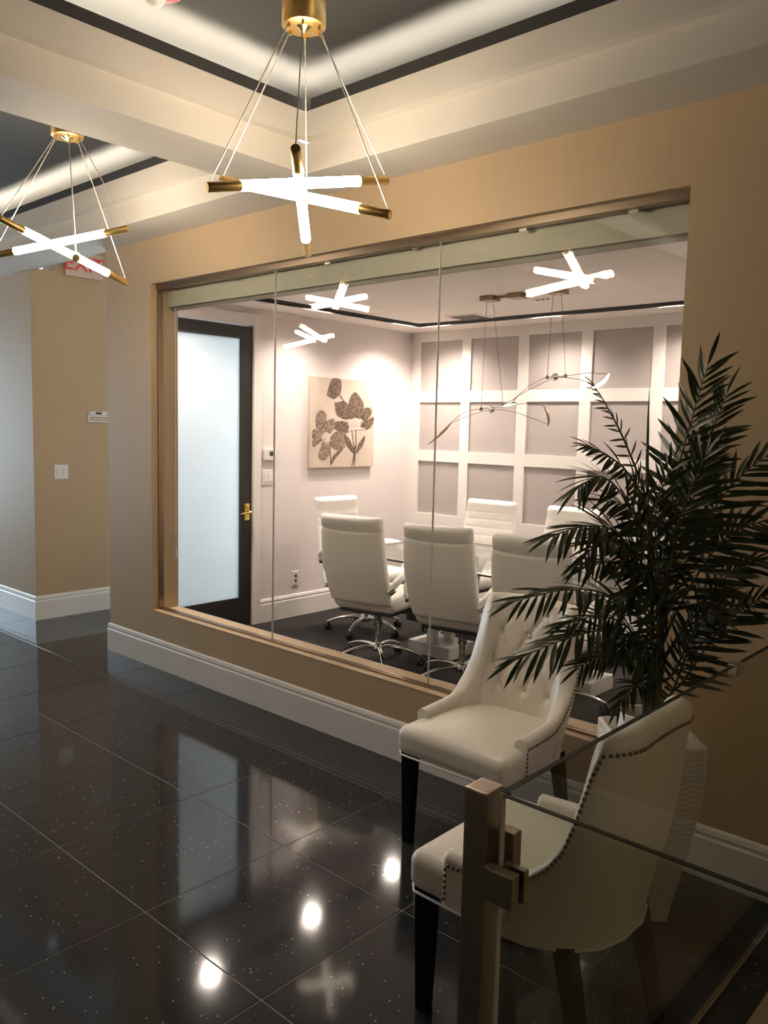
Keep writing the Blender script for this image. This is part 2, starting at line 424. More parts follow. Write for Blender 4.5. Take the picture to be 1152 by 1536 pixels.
# ------------------------------------------------------------------ conference room shell
wr = struct(MB().box(-5.32, RX0, WB, 3.26, 0, 3.3).box(-5.32, RX0, 4.165, RY1 + .1, 0, 3.3).box(-5.32, RX0, 3.26, 4.165, 2.405, 3.3).build('wall_room_left', 'room_wall'))
struct(MB().box(-5.322, -5.319, WB, 3.2, .2, 3.3).box(-5.322, -5.319, 4.25, 7.2, .2, 3.3).build('trim_passage_paper', 'tan'))
struct(MB().box(RX1, RX1 + .1, WB, RY1 + .1, 0, 3.0).build('wall_room_right', 'room_wall'))
struct(MB().box(RX0, RX1, WB - .001, WB + .004, 0, OZ0).box(RX0, OX0, WB, WB + .004, OZ0, RZ).box(OX1, RX1, WB, WB + .004, OZ0, RZ).build('trim_room_inner', 'room_wall'))
baseboard('baseboard_room', [(RX0, 4.24), (RX0, RY1 - .02)], inward=-1)
wb = struct(MB().box(-5.32, RX1 + .1, RY1 + .02, RY1 + .14, 0, 3.0).build('wall_room_back', 'panel_grey'))
# white stile and rail grid over grey panels
ST = .1; PW = .607; sx = -5.205
zr = [(0, .20), (.72, .825), (1.325, 1.428), (1.883, 1.985), (2.45, RZ)]
xs = [(-5.22, -5.105)] + [(-4.612 + k * PW, -4.512 + k * PW) for k in range(7)]
xs = [x for x in xs if x[1] < RX1]
for a, c in xs: bx('panel_stile', 'white_paint', wb, a, c, RY1, RY1 + .025, 0, RZ, bev=.002)
for (a, c), (d, e) in zip(xs, xs[1:] + [(RX1, RX1)]):
    for z0, z1 in zr: bx('panel_rail', 'white_paint', wb, c - .001, d + .001, RY1 + .0006, RY1 + .025, z0, z1, bev=.002)
    for (p, q), (r_, s_) in zip(zr, zr[1:]):
        bx('recessed_panel', 'panel_grey', wb, c, d, RY1 + .0165, RY1 + .022, q, r_)
# ceiling with a black light slot
SLX, SLY, SW = -4.852, 5.762, .026
RZI = RZ + .025; rc = MB(); Zt = RZ + .05
rc.box(RX0, SLX - SW, WB, RY1 + .02, RZ, Zt)
rc.box(SLX - SW, RX1, SLY + SW, RY1 + .02, RZ, Zt)
rc.box(SLX + SW, RX1, WB, SLY - SW, RZI, RZI + .05)
rcl = struct(rc.build('ceiling_room', 'room_ceiling'))
sl = MB()
sl.box(SLX - SW - .004, SLX - SW, WB, SLY + SW, RZ + .004, RZ + .13); sl.box(SLX + SW, SLX + SW + .004, WB, SLY - SW, RZ + .004, RZ + .13)
sl.box(SLX - SW, SLX + SW, WB, SLY + SW, RZ + .13, RZ + .14)
sl.box(SLX + SW, RX1, SLY - SW - .004, SLY - SW, RZ + .004, RZ + .13); sl.box(SLX - SW, RX1, SLY + SW, SLY + SW + .004, RZ + .004, RZ + .13)
sl.box(SLX + SW, RX1, SLY - SW, SLY + SW, RZ + .13, RZ + .14)
sl.build('light_slot', 'slot_black', rcl)
struct(MB().box(RX0 - .1, RX1 + .1, WB - .03, RY1 + .1, 2.9, 2.95).build('ceiling_room_deck', 'slot_black'))

def led_module(x, y, along, label, aim, power):
    o = thing('recessed_light', label, 'light', (x, y, RZ + .010), 0 if along == 'x' else PI / 2, 'five-lamp modules in the ceiling slot')
    bx('housing', 'plastic', o, -.13, .13, -.024, .024, .02, .06)
    for k in range(5):
        MB().lathe([(0, .0), (.017, .0), (.020, .006), (.020, .02)], ((k - 2) * .05, 0, .002), 14).build('lamp', 'led', o)
    l = bpy.data.lights.new('module_light', 'SPOT'); l.energy = power; l.spot_size = 2.5; l.spot_blend = 1.0; l.color = (1, .85, .76); l.shadow_soft_size = .05
    lo = bpy.data.objects.new('module_light', l); COL.objects.link(lo); lo.parent = o
    lo.location = (0, 0, -.004)
    d = Vector(aim); d.rotate(Matrix.Rotation(-o.rotation_euler.z, 3, 'Z'))
    lo.rotation_euler = d.to_track_quat('-Z', 'Y').to_euler()
for y, w in ((3.50, 'nearest the glass'), (4.54, 'above the thermostat side of the canvas'), (5.57, 'closest to the panelled wall')):
    led_module(SLX, y, 'y', 'lit module in the slot along the door wall, ' + w, (.10, 0, -1), LED_W)
for x, w in ((-4.67, 'at the corner by the canvas wall'), (-3.55, 'above the fourth column of panels'), (-2.47, 'at the right edge of the glass'), (-1.42, 'out of sight')):
    led_module(x, SLY, 'x', 'lit module in the slot along the panelled wall, ' + w, (0, -.05, -1), LED_W)

# ------------------------------------------------------------------ door_1 in the left room wall
d1 = struct(MB().box(-5.262, -5.222, 3.27, 3.38, .006, 2.398).box(-5.262, -5.222, 4.045, 4.158, .006, 2.398)
            .box(-5.262, -5.222, 3.38, 4.045, 2.299, 2.398).box(-5.262, -5.222, 3.38, 4.045, .006, .243).build('door_1', 'black'))
bx('frosted_pane', 'frost', d1, -5.245, -5.239, 3.372, 4.053, .235, 2.307)
hd = bx('handle_plate', 'gold', d1, -5.222, -5.210, 4.078, 4.130, .868, 1.004, bev=.004)
MB().lathe([(.0, .05), (.012, .05), (.014, .044), (.014, 0)], (-5.21, 4.104, .935), 14, axis='x').build('handle_neck', 'gold', hd)
MB().tube([(-5.165, 4.112, .935), (-5.160, 4.09, .936), (-5.160, 4.05, .934), (-5.163, 4.012, .930)], [.010, .010, .008, .006], 8).build('lever', 'gold', hd)
MB().lathe([(0, .016), (.014, .016), (.017, .008), (.017, 0)], (-5.21, 4.104, .978), 14, axis='x').build('lock_turn', 'gold', hd)
struct(MB().box(-5.221, -5.203, 3.172, 3.262, .004, 2.50, .003).box(-5.221, -5.203, 4.163, 4.242, .004, 2.50, .003).box(-5.221, -5.2035, 3.262, 4.163, 2.405, 2.4995, .003)
       .box(-5.32, -5.221, 3.255, 3.266, 0, 2.41).box(-5.32, -5.221, 4.161, 4.17, 0, 2.41).build('trim_1', 'white_paint'))

# ------------------------------------------------------------------ wall plates
def plate(name, label, cat, loc, rz, w, h, rockers=0, outlet=False):
    o = thing(name, label, cat, loc, rz)
    bx('cover', 'plastic', o, -w / 2, w / 2, -.007, 0, -h / 2, h / 2, bev=.002)
    for k in range(rockers):
        c = (k - (rockers - 1) / 2) * .046
        bx('rocker', 'plastic', o, c - .0165, c + .0165, -.011, -.006, -.033, .033, bev=.002)
    if outlet:
        for z in (-.02, .02): bx('socket', 'screen', o, -.012, .012, -.009, -.006, z - .011, z + .011, bev=.002)
    return o
RL = PI / 2   # plate whose face (-y) turns to +x
plate('light_switch', 'double white light switch beside the black door', 'switch', (RX0, 4.315, 1.206), RL, .112, .116, 2)
plate('wall_outlet', 'white wall outlet low under the flower canvas', 'outlet', (RX0, 4.634, .334), RL, .072, .118, 0, True)
plate('light_switch', 'double white light switch on the tan passage wall', 'switch', (-6.52, 3.208, 1.21), RL, .118, .118, 2)
o = thing('thermostat', 'small white thermostat with dark display above the switch', 'thermostat', (RX0, 4.33, 1.394), RL)
bx('body', 'plastic', o, -.062, .062, -.024, 0, -.047, .047, bev=.005)
bx('display', 'screen', o, -.010, .034, -.0255, -.023, -.012, .024)
o = thing('room_sign', 'small metal room sign on standoffs on the passage wall', 'sign', (-6.52, 3.545, 1.665), RL)
bx('name_frame', 'plastic', o, -.10, .10, -.016, 0, -.042, .014, bev=.003)
bx('name_slot', 'bronze', o, -.085, .085, -.018, -.015, -.030, .004)
bx('name_line', 'shade', o, -.075, .075, -.0195, -.0175, -.018, -.008)
bx('number_plate', 'plastic', o, -.095, .095, -.008, 0, .018, .046)
bx('number_print', 'black', o, -.030, .026, -.0095, -.0075, .024, .042)
for x in (-.082, .082): MB().lathe([(0, -.018), (.009, -.018), (.009, 0)], (x, 0, .033), 12, axis='y').build('standoff', 'chrome', o)
# exit sign on the passage wall
o = thing('exit_sign', 'white exit sign with red letters high in the passage', 'sign', (-6.52, 3.42, 2.90), RL)
bx('panel', 'exit_face', o, -.16, .16, -.03, 0, -.10, .10, bev=.004)
cu = bpy.data.curves.new('exit_text', 'FONT'); cu.body = 'EXIT'; cu.size = .17; cu.align_x = 'CENTER'; cu.align_y = 'CENTER'; cu.extrude = .002
to = bpy.data.objects.new('tmp', cu); COL.objects.link(to); dg = bpy.context.evaluated_depsgraph_get()
me = bpy.data.meshes.new_from_object(to.evaluated_get(dg)); me.materials.clear(); me.materials.append(M['exit_red']); bpy.data.objects.remove(to)
t_ = link('exit_letters', me, o, (0, -.033, 0)); t_.rotation_euler = (PI / 2, 0, 0)

# ------------------------------------------------------------------ canvas with painted flowers
cv = thing('flower_canvas', 'beige canvas of sepia flowers on the room wall', 'painting', (-5.187, 5.15, 1.275))
MB().box(-.03, 0, -.398, .398, 0, .777, .004).build('canvas', 'canvas', cv)
POL = {
 'dark_petal': ('paint_dark', [[(5.047, 1.831), (5.152, 1.848), (5.202, 1.816), (5.223, 1.748), (5.205, 1.706), (5.136, 1.711), (5.068, 1.743)],
  [(5.234, 1.713), (5.216, 1.816), (5.249, 1.9), (5.298, 1.93), (5.359, 1.884), (5.396, 1.83), (5.383, 1.752), (5.334, 1.712)],
  [(5.374, 1.717), (5.393, 1.773), (5.443, 1.807), (5.501, 1.791), (5.492, 1.741), (5.426, 1.69)],
  [(5.366, 1.667), (5.447, 1.69), (5.534, 1.724), (5.515, 1.656), (5.459, 1.616), (5.387, 1.626)],
  [(5.208, 1.588), (5.12, 1.58), (5.052, 1.614), (5.022, 1.654), (5.098, 1.676), (5.196, 1.664)]]),
 'flower_rim': ('paint_pale', [[(5.198, 1.592), (5.256, 1.624), (5.336, 1.632), (5.428, 1.619), (5.377, 1.608), (5.277, 1.606)]]),
 'flower_centre': ('paint_pale', [[(5.206, 1.65), (5.235, 1.689), (5.294, 1.708), (5.355, 1.692), (5.361, 1.653), (5.296, 1.638)]]),
 'bud': ('paint_dark', [[(4.951, 1.908), (4.968, 1.969), (5.004, 2.031), (5.061, 2.044), (5.104, 2.023), (5.106, 1.949), (5.083, 1.914), (5.027, 1.881)]]),
 'pale_petal': ('paint_mid', [[(4.884, 1.578), (4.833, 1.617), (4.822, 1.703), (4.862, 1.757), (4.927, 1.739), (4.938, 1.666), (4.93, 1.598)],
  [(4.939, 1.598), (4.947, 1.666), (5.012, 1.694), (5.041, 1.668), (5.023, 1.613), (4.986, 1.579)],
  [(4.876, 1.531), (4.789, 1.53), (4.788, 1.596), (4.847, 1.597), (4.912, 1.564)],
  [(4.894, 1.517), (4.804, 1.463), (4.785, 1.503), (4.839, 1.53)],
  [(4.932, 1.49), (4.916, 1.362), (4.861, 1.369), (4.869, 1.43), (4.9, 1.49)],
  [(4.941, 1.49), (4.975, 1.45), (4.972, 1.382), (4.916, 1.359)],
  [(4.997, 1.504), (5.083, 1.504), (5.172, 1.463), (5.085, 1.429), (5.018, 1.457)],
  [(4.997, 1.525), (5.053, 1.579), (5.159, 1.574), (5.171, 1.491), (5.084, 1.491)]]),
 'pale_centre': ('paint_pale', [[(4.89, 1.53), (4.91, 1.565), (4.95, 1.575), (4.985, 1.54), (4.98, 1.505), (4.93, 1.495)]]),
 'painted_leaf': ('paint_dark', [[(5.169, 1.567), (5.24, 1.505), (5.282, 1.407), (5.221, 1.449), (5.175, 1.505)],
  [(5.328, 1.4), (5.341, 1.47), (5.42, 1.548), (5.402, 1.477)], [(5.007, 1.299), (5.038, 1.381), (5.143, 1.436), (5.058, 1.36)]])}
zz = .0006
for nm, (mt, polys) in POL.items():
    for P in polys:
        c = (sum(p[0] for p in P) / len(P), sum(p[1] for p in P) / len(P))
        P = [(c[0] + (p[0] - c[0]) * 1.12, c[1] + (p[1] - c[1]) * 1.12) for p in P]
        Q = catmull([(p[0], p[1], 0) for p in P] + [(P[0][0], P[0][1], 0)], 3)[:-1]
        n = len(Q); zz += .00012
        vs = [(zz + .0012, c[0] - 5.15, c[1] - 1.275)] + [(zz, q.x - 5.15, q.y - 1.275) for q in Q] + [(0, q.x - 5.15, q.y - 1.275) for q in Q]
        fs = [(0, 1 + i, 1 + (i + 1) % n) for i in range(n)] + [(1 + i, 1 + n + i, 1 + n + (i + 1) % n, 1 + (i + 1) % n) for i in range(n)]
        MB().add(vs, fs).build(nm, mt, cv)
for P in ([(5.257, 1.603), (5.28, 1.491), (5.293, 1.393), (5.296, 1.28)], [(5.307, 1.61), (5.315, 1.491), (5.308, 1.393), (5.296, 1.28)],
          [(4.984, 1.491), (4.995, 1.395), (5.007, 1.299)], [(5.097, 1.914), (5.132, 1.875), (5.162, 1.845)], [(5.266, 1.281), (5.293, 1.393), (5.301, 1.463)]):
    Q = catmull([(0, y - 5.15, z - 1.275) for y, z in P], 5)
    MB().tube(Q, .0062, 6, flat=.3).build('painted_stem', 'paint_dark', cv)

# ------------------------------------------------------------------ pendants: three crossed lit tubes on six cables
def pendant(label, center, segs, canopy_z=3.04):
    cx, cy, cz = center
    o = thing('tube_pendant', label, 'pendant light', center, 0, 'crossed-tube pendants of the hall')
    top = canopy_z - cz
    cn = MB().lathe([(.0, top), (.074, top), (.078, top + .004), (.078, CEIL - cz)], (0, 0, 0), 32).build('canopy', 'brass', o)
    MB().lathe([(0, top - .020), (.006, top - .016), (.028, top - .001)], (0, 0, 0), 24).build('finial', 'gold', cn)
    for a, b_ in segs:
        a = Vector(a) - Vector(center); b_ = Vector(b_) - Vector(center); d = (b_ - a).normalized()
        t = MB().tube([a, b_], .0185, 18).build('lit_tube', 'tube', o)
        for e, sg in ((a, -1), (b_, 1)):
            p0 = e - d * sg * .004; p1 = e + d * sg * .122
            MB().tube([p0, p1, p1 + d * sg * .002], [.0172, .0172, .0150], 18).build('end_sleeve', 'brass', t)
            h = Vector((p1.x, p1.y, 0)); h = h.normalized() * .058 if h.length > .02 else Vector((.058, 0, 0))
            q0 = p1 - d * sg * .006 + Vector((0, 0, .014)); q1 = Vector((h.x, h.y, top + .002))
            pts = []
            for k in range(41):
                w = k / 40; pts.append(q0.lerp(q1, w))
            MB().tube(pts, [.0021 + .0006 * (k % 2) for k in range(41)], 5).build('cable', 'cable', t)
            MB().tube([q1 + Vector((0, 0, -.016)), q1 + Vector((0, 0, .002))], .005, 8).build('cable_gland', 'gold', cn)
    return o
P1 = [((-2.361, 1.825, 2.452), (-2.224, 2.268, 2.545)), ((-2.560, 2.011, 2.530), (-2.117, 2.165, 2.408)), ((-2.158, 1.906, 2.486), (-2.479, 2.235, 2.362))]
P2 = [((-4.301, 1.89, 2.482), (-3.92, 2.179, 2.573)), ((-4.066, 1.834, 2.542), (-4.109, 2.299, 2.414)), ((-3.872, 1.999, 2.418), (-4.256, 2.2, 2.505))]
pendant('tube pendant hanging nearest, in front of the window head', (-2.31, 2.06, 2.47), P1)
pendant('tube pendant at the left edge under the far tray', (-4.08, 2.07, 2.47), P2)
dx = Vector((-5.86 + 2.31, .70 - 2.06, .01))
pendant('third tube pendant, seen only as the lowest reflection in the glass', (-5.86, .70, 2.48), [(Vector(a) + dx, Vector(b_) + dx) for a, b_ in P1])

dx = Vector((2.1 + 2.31, -.1, 0))  # unseen pendant added to brighten the right wall and near chair back
pendant('added tube pendant, out of view right of the camera, brightening the right wall', (2.1, 1.96, 2.47), [(Vector(a) + dx, Vector(b_) + dx) for a, b_ in P1])

# fire alarm strobe on the charcoal ceiling
o = thing('alarm_strobe', 'red ceiling fire alarm strobe with clear lens at top edge', 'fire alarm', (-2.71, 1.742, CEIL))
MB().lathe([(0, -.040), (.052, -.040), (.072, -.028), (.078, 0)], n=28).build('body', 'red', o)
MB().lathe([(0, -.075), (.020, -.073), (.034, -.060), (.040, -.038)], (-.02, -.02, 0), 20).build('strobe_lens', 'lens', o)

# ------------------------------------------------------------------ mobile chandelier over the table
mo = thing('mobile_chandelier', 'thin wire mobile chandelier with blade lights over the table', 'chandelier', (-3.165, 4.83, RZI))
def ml(p): return (p[0] + 3.08, p[1] - 4.70, p[2] - RZ)
for x in (-3.345, -3.114, -2.805): bx('canopy_box', 'bronze', mo, x + 3.08 - .055, x + 3.08 + .055, -.05, .05, -.034, 0, bev=.003)
bx('canopy_bar', 'bronze', mo, -3.29 + 3.08, -2.86 + 3.08, -.012, .012, -.022, -.006)
for x0, x1, z in ((-3.372, -3.388, 1.756), (-3.318, -3.200, 1.775), (-2.840, -2.856, 1.968), (-2.775, -2.719, 1.972)):
    MB().tube([ml((x0, 4.70, RZ - .03)), ml((x1, 4.70, z))], .0018, 5).build('suspension_cable', 'nail', mo)
    MB().lathe([(0, -.014), (.010, -.010), (.013, 0), (.010, .010), (0, .014)], ml((x1, 4.70, z)), 12).build('balance_bead', 'bronze', mo)
for x, z in ((-3.298, 1.752), (-2.797, 1.968)):
    MB().lathe([(0, -.006), (.024, -.006), (.027, 0), (.024, .006), (0, .006)], ml((x, 4.70, z)), 18, axis='y').build('balance_disc', 'chrome', mo)
arms = [[(-3.61, 4.66, 1.668), (-3.52, 4.68, 1.73), (-3.388, 4.70, 1.757), (-3.2, 4.70, 1.772), (-3.05, 4.72, 1.793), (-2.90, 4.74, 1.782)],
        [(-3.63, 4.66, 1.650), (-3.45, 4.68, 1.715), (-3.298, 4.70, 1.750), (-3.13, 4.70, 1.740), (-2.99, 4.72, 1.70), (-2.86, 4.74, 1.655)],
        [(-3.085, 4.70, 1.846), (-2.97, 4.70, 1.925), (-2.856, 4.70, 1.967), (-2.719, 4.70, 1.972), (-2.55, 4.68, 1.985), (-2.39, 4.66, 1.972)],
        [(-3.10, 4.70, 1.836), (-2.95, 4.70, 1.905), (-2.797, 4.70, 1.960), (-2.66, 4.70, 1.955), (-2.55, 4.68, 1.93), (-2.47, 4.66, 1.895)]]
for a in arms: MB().tube(catmull([ml(p) for p in a], 8), .0022, 5).build('wire_arm', 'nail', mo)
def blade(pts, m_, w):
    c = catmull([ml(p) for p in pts], 6); n = len(c)
    rs = [max(.002, w * math.sin(PI * (k + .6) / (n + .2)) ** .7) for k in range(n)]
    return MB().tube(c, rs, 8, flat=.45).build('light_blade', m_, mo)
blade([(-3.61, 4.66, 1.668), (-3.68, 4.66, 1.60), (-3.75, 4.66, 1.545), (-3.83, 4.66, 1.492)], 'bronze', .017)
blade([(-2.90, 4.74, 1.782), (-2.872, 4.74, 1.74), (-2.855, 4.74, 1.69), (-2.858, 4.74, 1.640)], 'bronze', .015)
blade([(-3.085, 4.70, 1.846), (-3.12, 4.70, 1.815), (-3.165, 4.70, 1.792), (-3.21, 4.70, 1.772)], 'bronze', .014)
blade([(-2.385, 4.66, 1.975), (-2.42, 4.66, 1.93), (-2.47, 4.66, 1.898), (-2.53, 4.66, 1.875)], 'blade_led', .018)
blade([(-3.20, 4.69, 1.771), (-3.17, 4.69, 1.778), (-3.13, 4.69, 1.785), (-3.09, 4.69, 1.790)], 'blade_led', .009)
# ceiling air vent and sensor
o = thing('ceiling_vent', 'dark square air vent in the room ceiling', 'vent', (-4.16, 5.58, RZI))
MB().box(-.15, .15, -.13, .13, -.008, 0, .002).build('frame', 'room_ceiling', o)
for k in range(7): bx('louvre', 'screen', o, -.125, .125, -.105 + k * .033, -.085 + k * .033, -.013, -.007)
o = thing('ceiling_sensor', 'small three-hole sensor on the room ceiling by the chandelier canopy', 'sensor', (-3.18, 5.12, RZI))
bx('plate', 'room_ceiling', o, -.07, .07, -.025, .025, -.006, 0, bev=.002)
for k in (-1, 0, 1): MB().lathe([(0, -.009), (.012, -.009), (.013, -.005)], (k * .04, 0, 0), 12).build('hole', 'screen', o)

# ------------------------------------------------------------------ conference table
tb = thing('glass_table', 'clear glass conference table on white plinths, black pedestals', 'table', (-3.08, 4.65, 0))
bx('glass_top', 'table_glass', tb, -1.08, 1.08, -.56, .56, .738, .750)
bx('glass_rim', 'dark_edge', tb, -1.083, 1.083, -.563, -.5601, .738, .750)
bx('glass_rim', 'dark_edge', tb, -1.083, 1.083, .5601, .563, .738, .750)
bx('glass_rim', 'dark_edge', tb, -1.083, -1.0801, -.56, .56, .738, .750); bx('glass_rim', 'dark_edge', tb, 1.0801, 1.083, -.56, .56, .738, .750)
for x in (-.55, .55):
    bx('plinth', 'plastic', tb, x - .19, x + .19, -.15, .15, .0045, .095, bev=.006)
    bx('pedestal', 'black', tb, x - .20, x + .20, -.165, .155, .24, .725, bev=.004)
    for y in (-.10, .10): bx('plinth_post', 'plastic', tb, x - .03, x + .03, y - .03, y + .03, .09, .245)
    for y in (-.12, .12): MB().lathe([(.03, .72), (.03, .738), (0, .738)], (x, y, 0), 16).build('top_mount', 'chrome', tb)

# ------------------------------------------------------------------ executive chairs
def spow(c, p): return math.copysign(abs(c) ** p, c)
def make_exec():
    t = thing('executive_chair', 'x', 'chair', group='white executive chairs round the glass table')
    rows = []; n = 40; nt = 92
    for i in range(nt + 1):
        v = i / nt; z = .455 + .605 * v
        yc = -.225 - .145 * v - .028 * math.sin(PI * v)
        w = .232 + .014 * math.sin(PI * min(1, v * 1.1)); th = .036 + .010 * math.sin(PI * v)
        if v > .86: th += .016 * math.sin(PI * (v - .86) / .14 * .8)
        e = min(v, 1 - v) / .05
        if e < 1: k = math.sqrt(max(0, 1 - (1 - e) ** 2)); th *= max(.12, k); w *= .94 + .06 * k
        row = []
        for j in range(n):
            a = 2 * PI * j / n; cx, sy = spow(math.cos(a), .38), spow(math.sin(a), .75)
            x = w * cx; y = yc + th * sy - .018 * (1 - cx * cx) * (1 if sy > 0 else .6)
            if sy > .2 and .12 < v < .84: y -= .006 * (math.cos(v * 2 * PI * 9.5) * .5 + .5) ** 6 * (1 - abs(cx) ** 6) * 1.6
            if sy < -.2:   # seam below the head roll, sagging in the middle
                vs = .855 - .028 * (1 - cx * cx); y += .009 * math.exp(-((v - vs) / .011) ** 2)
            row.append((x, y, z))
        rows.append(row + [row[0]])
    mb = MB().grid(rows); mb.add(rows[0][:-1], [tuple(range(n))[::-1]], True); mb.add(rows[-1][:-1], [tuple(range(n))], True)
    weld(mb.build('backrest', 'white_leather', t))
    weld(MB().soft(0, .03, .458, .245, .255, .060, .055, 8, .012).build('seat', 'white_leather', t))
    bx('seat_pan', 'caster', t, -.20, .20, -.19, .22, .375, .402, bev=.01)
    for s_ in (-1, 1):
        p = catmull([(s_ * .235, -.275, .565), (s_ * .275, -.225, .635), (s_ * .285, -.10, .685), (s_ * .287, .04, .690), (s_ * .283, .14, .655), (s_ * .272, .185, .58), (s_ * .250, .175, .475)], 6)
        r = [.030 + .006 * math.sin(PI * k / (len(p) - 1)) for k in range(len(p))]
        ar = MB().tube(p, r, 12, flat=.72).build('armrest', 'white_leather', t)
        MB().tube([(s_ * .262, -.252, .588), (s_ * .252, -.262, .575), (s_ * .238, -.272, .562)], .033, 12, flat=.74).build('arm_bracket', 'chrome', ar)
    MB().lathe([(.019, .12), (.019, .26), (.028, .26), (.028, .385)], n=16).build('gas_column', 'chrome', t)
    MB().tube([(.05, .05, .368), (.20, .05, .362), (.25, .05, .360)], [.007, .007, .012], 8).build('tilt_lever', 'caster', t)
    MB().lathe([(0, .085), (.040, .085), (.046, .10), (.036, .135), (.022, .14), (.0, .14)], n=20).build('hub', 'chrome', t)
    for k in range(5):
        a = 2 * PI * k / 5 + .35; c, s_ = math.cos(a), math.sin(a)
        pts = [(c * r, s_ * r, z) for r, z in ((.02, .112), (.10, .118), (.20, .106), (.28, .080), (.315, .066))]
        lg = MB().tube(catmull(pts, 4), [.020 - .011 * q / 16 for q in range(17)], 10, flat=.7).build('base_leg', 'chrome', t)
        cm = MB()
        for off in (-.016, .016):
            cm.lathe([(0, -.009), (.024, -.009), (.0275, -.005), (.0275, .005), (.024, .009), (0, .009)], (0, 0, 0), 14, axis='x')
            for q in range(len(cm.v) - 6 * 14, len(cm.v)):
                x, y, z = cm.v[q]; cm.v[q] = (x + off, y, z + .0276)
        cm.tube([(0, 0, .03), (0, 0, .062)], .008, 8)
        co = cm.build('caster', 'caster', t, (c * .305, s_ * .305, 0)); co.rotation_euler = (0, 0, a * 1.7)
    return t
ex0 = make_exec()
EX = [(-3.775, 4.125, .20, 'white executive chair, back to the glass, nearest the black door'),
      (-3.075, 4.16, .17, 'white executive chair, back to the glass, middle of three'),
      (-2.41, 4.16, .12, 'white executive chair, back to the glass, half behind the palm'),
      (-4.44, 4.70, -PI / 2, 'white executive chair at the table head under the canvas'),
      (-3.83, 5.165, PI + .02, 'white executive chair facing us by the panelled wall, left of two'),
      (-3.10, 5.165, PI - .05, 'white executive chair facing us by the panelled wall, beside the palm'),
      (-1.72, 4.62, PI / 2, 'white executive chair at the table head hidden behind the palm')]
for k, (x, y, a, lb) in enumerate(EX):
    o = ex0 if k == 0 else copy_tree(ex0)
    o.location = (x, y, .0045); o.rotation_euler = (0, 0, a); o['label'] = lb

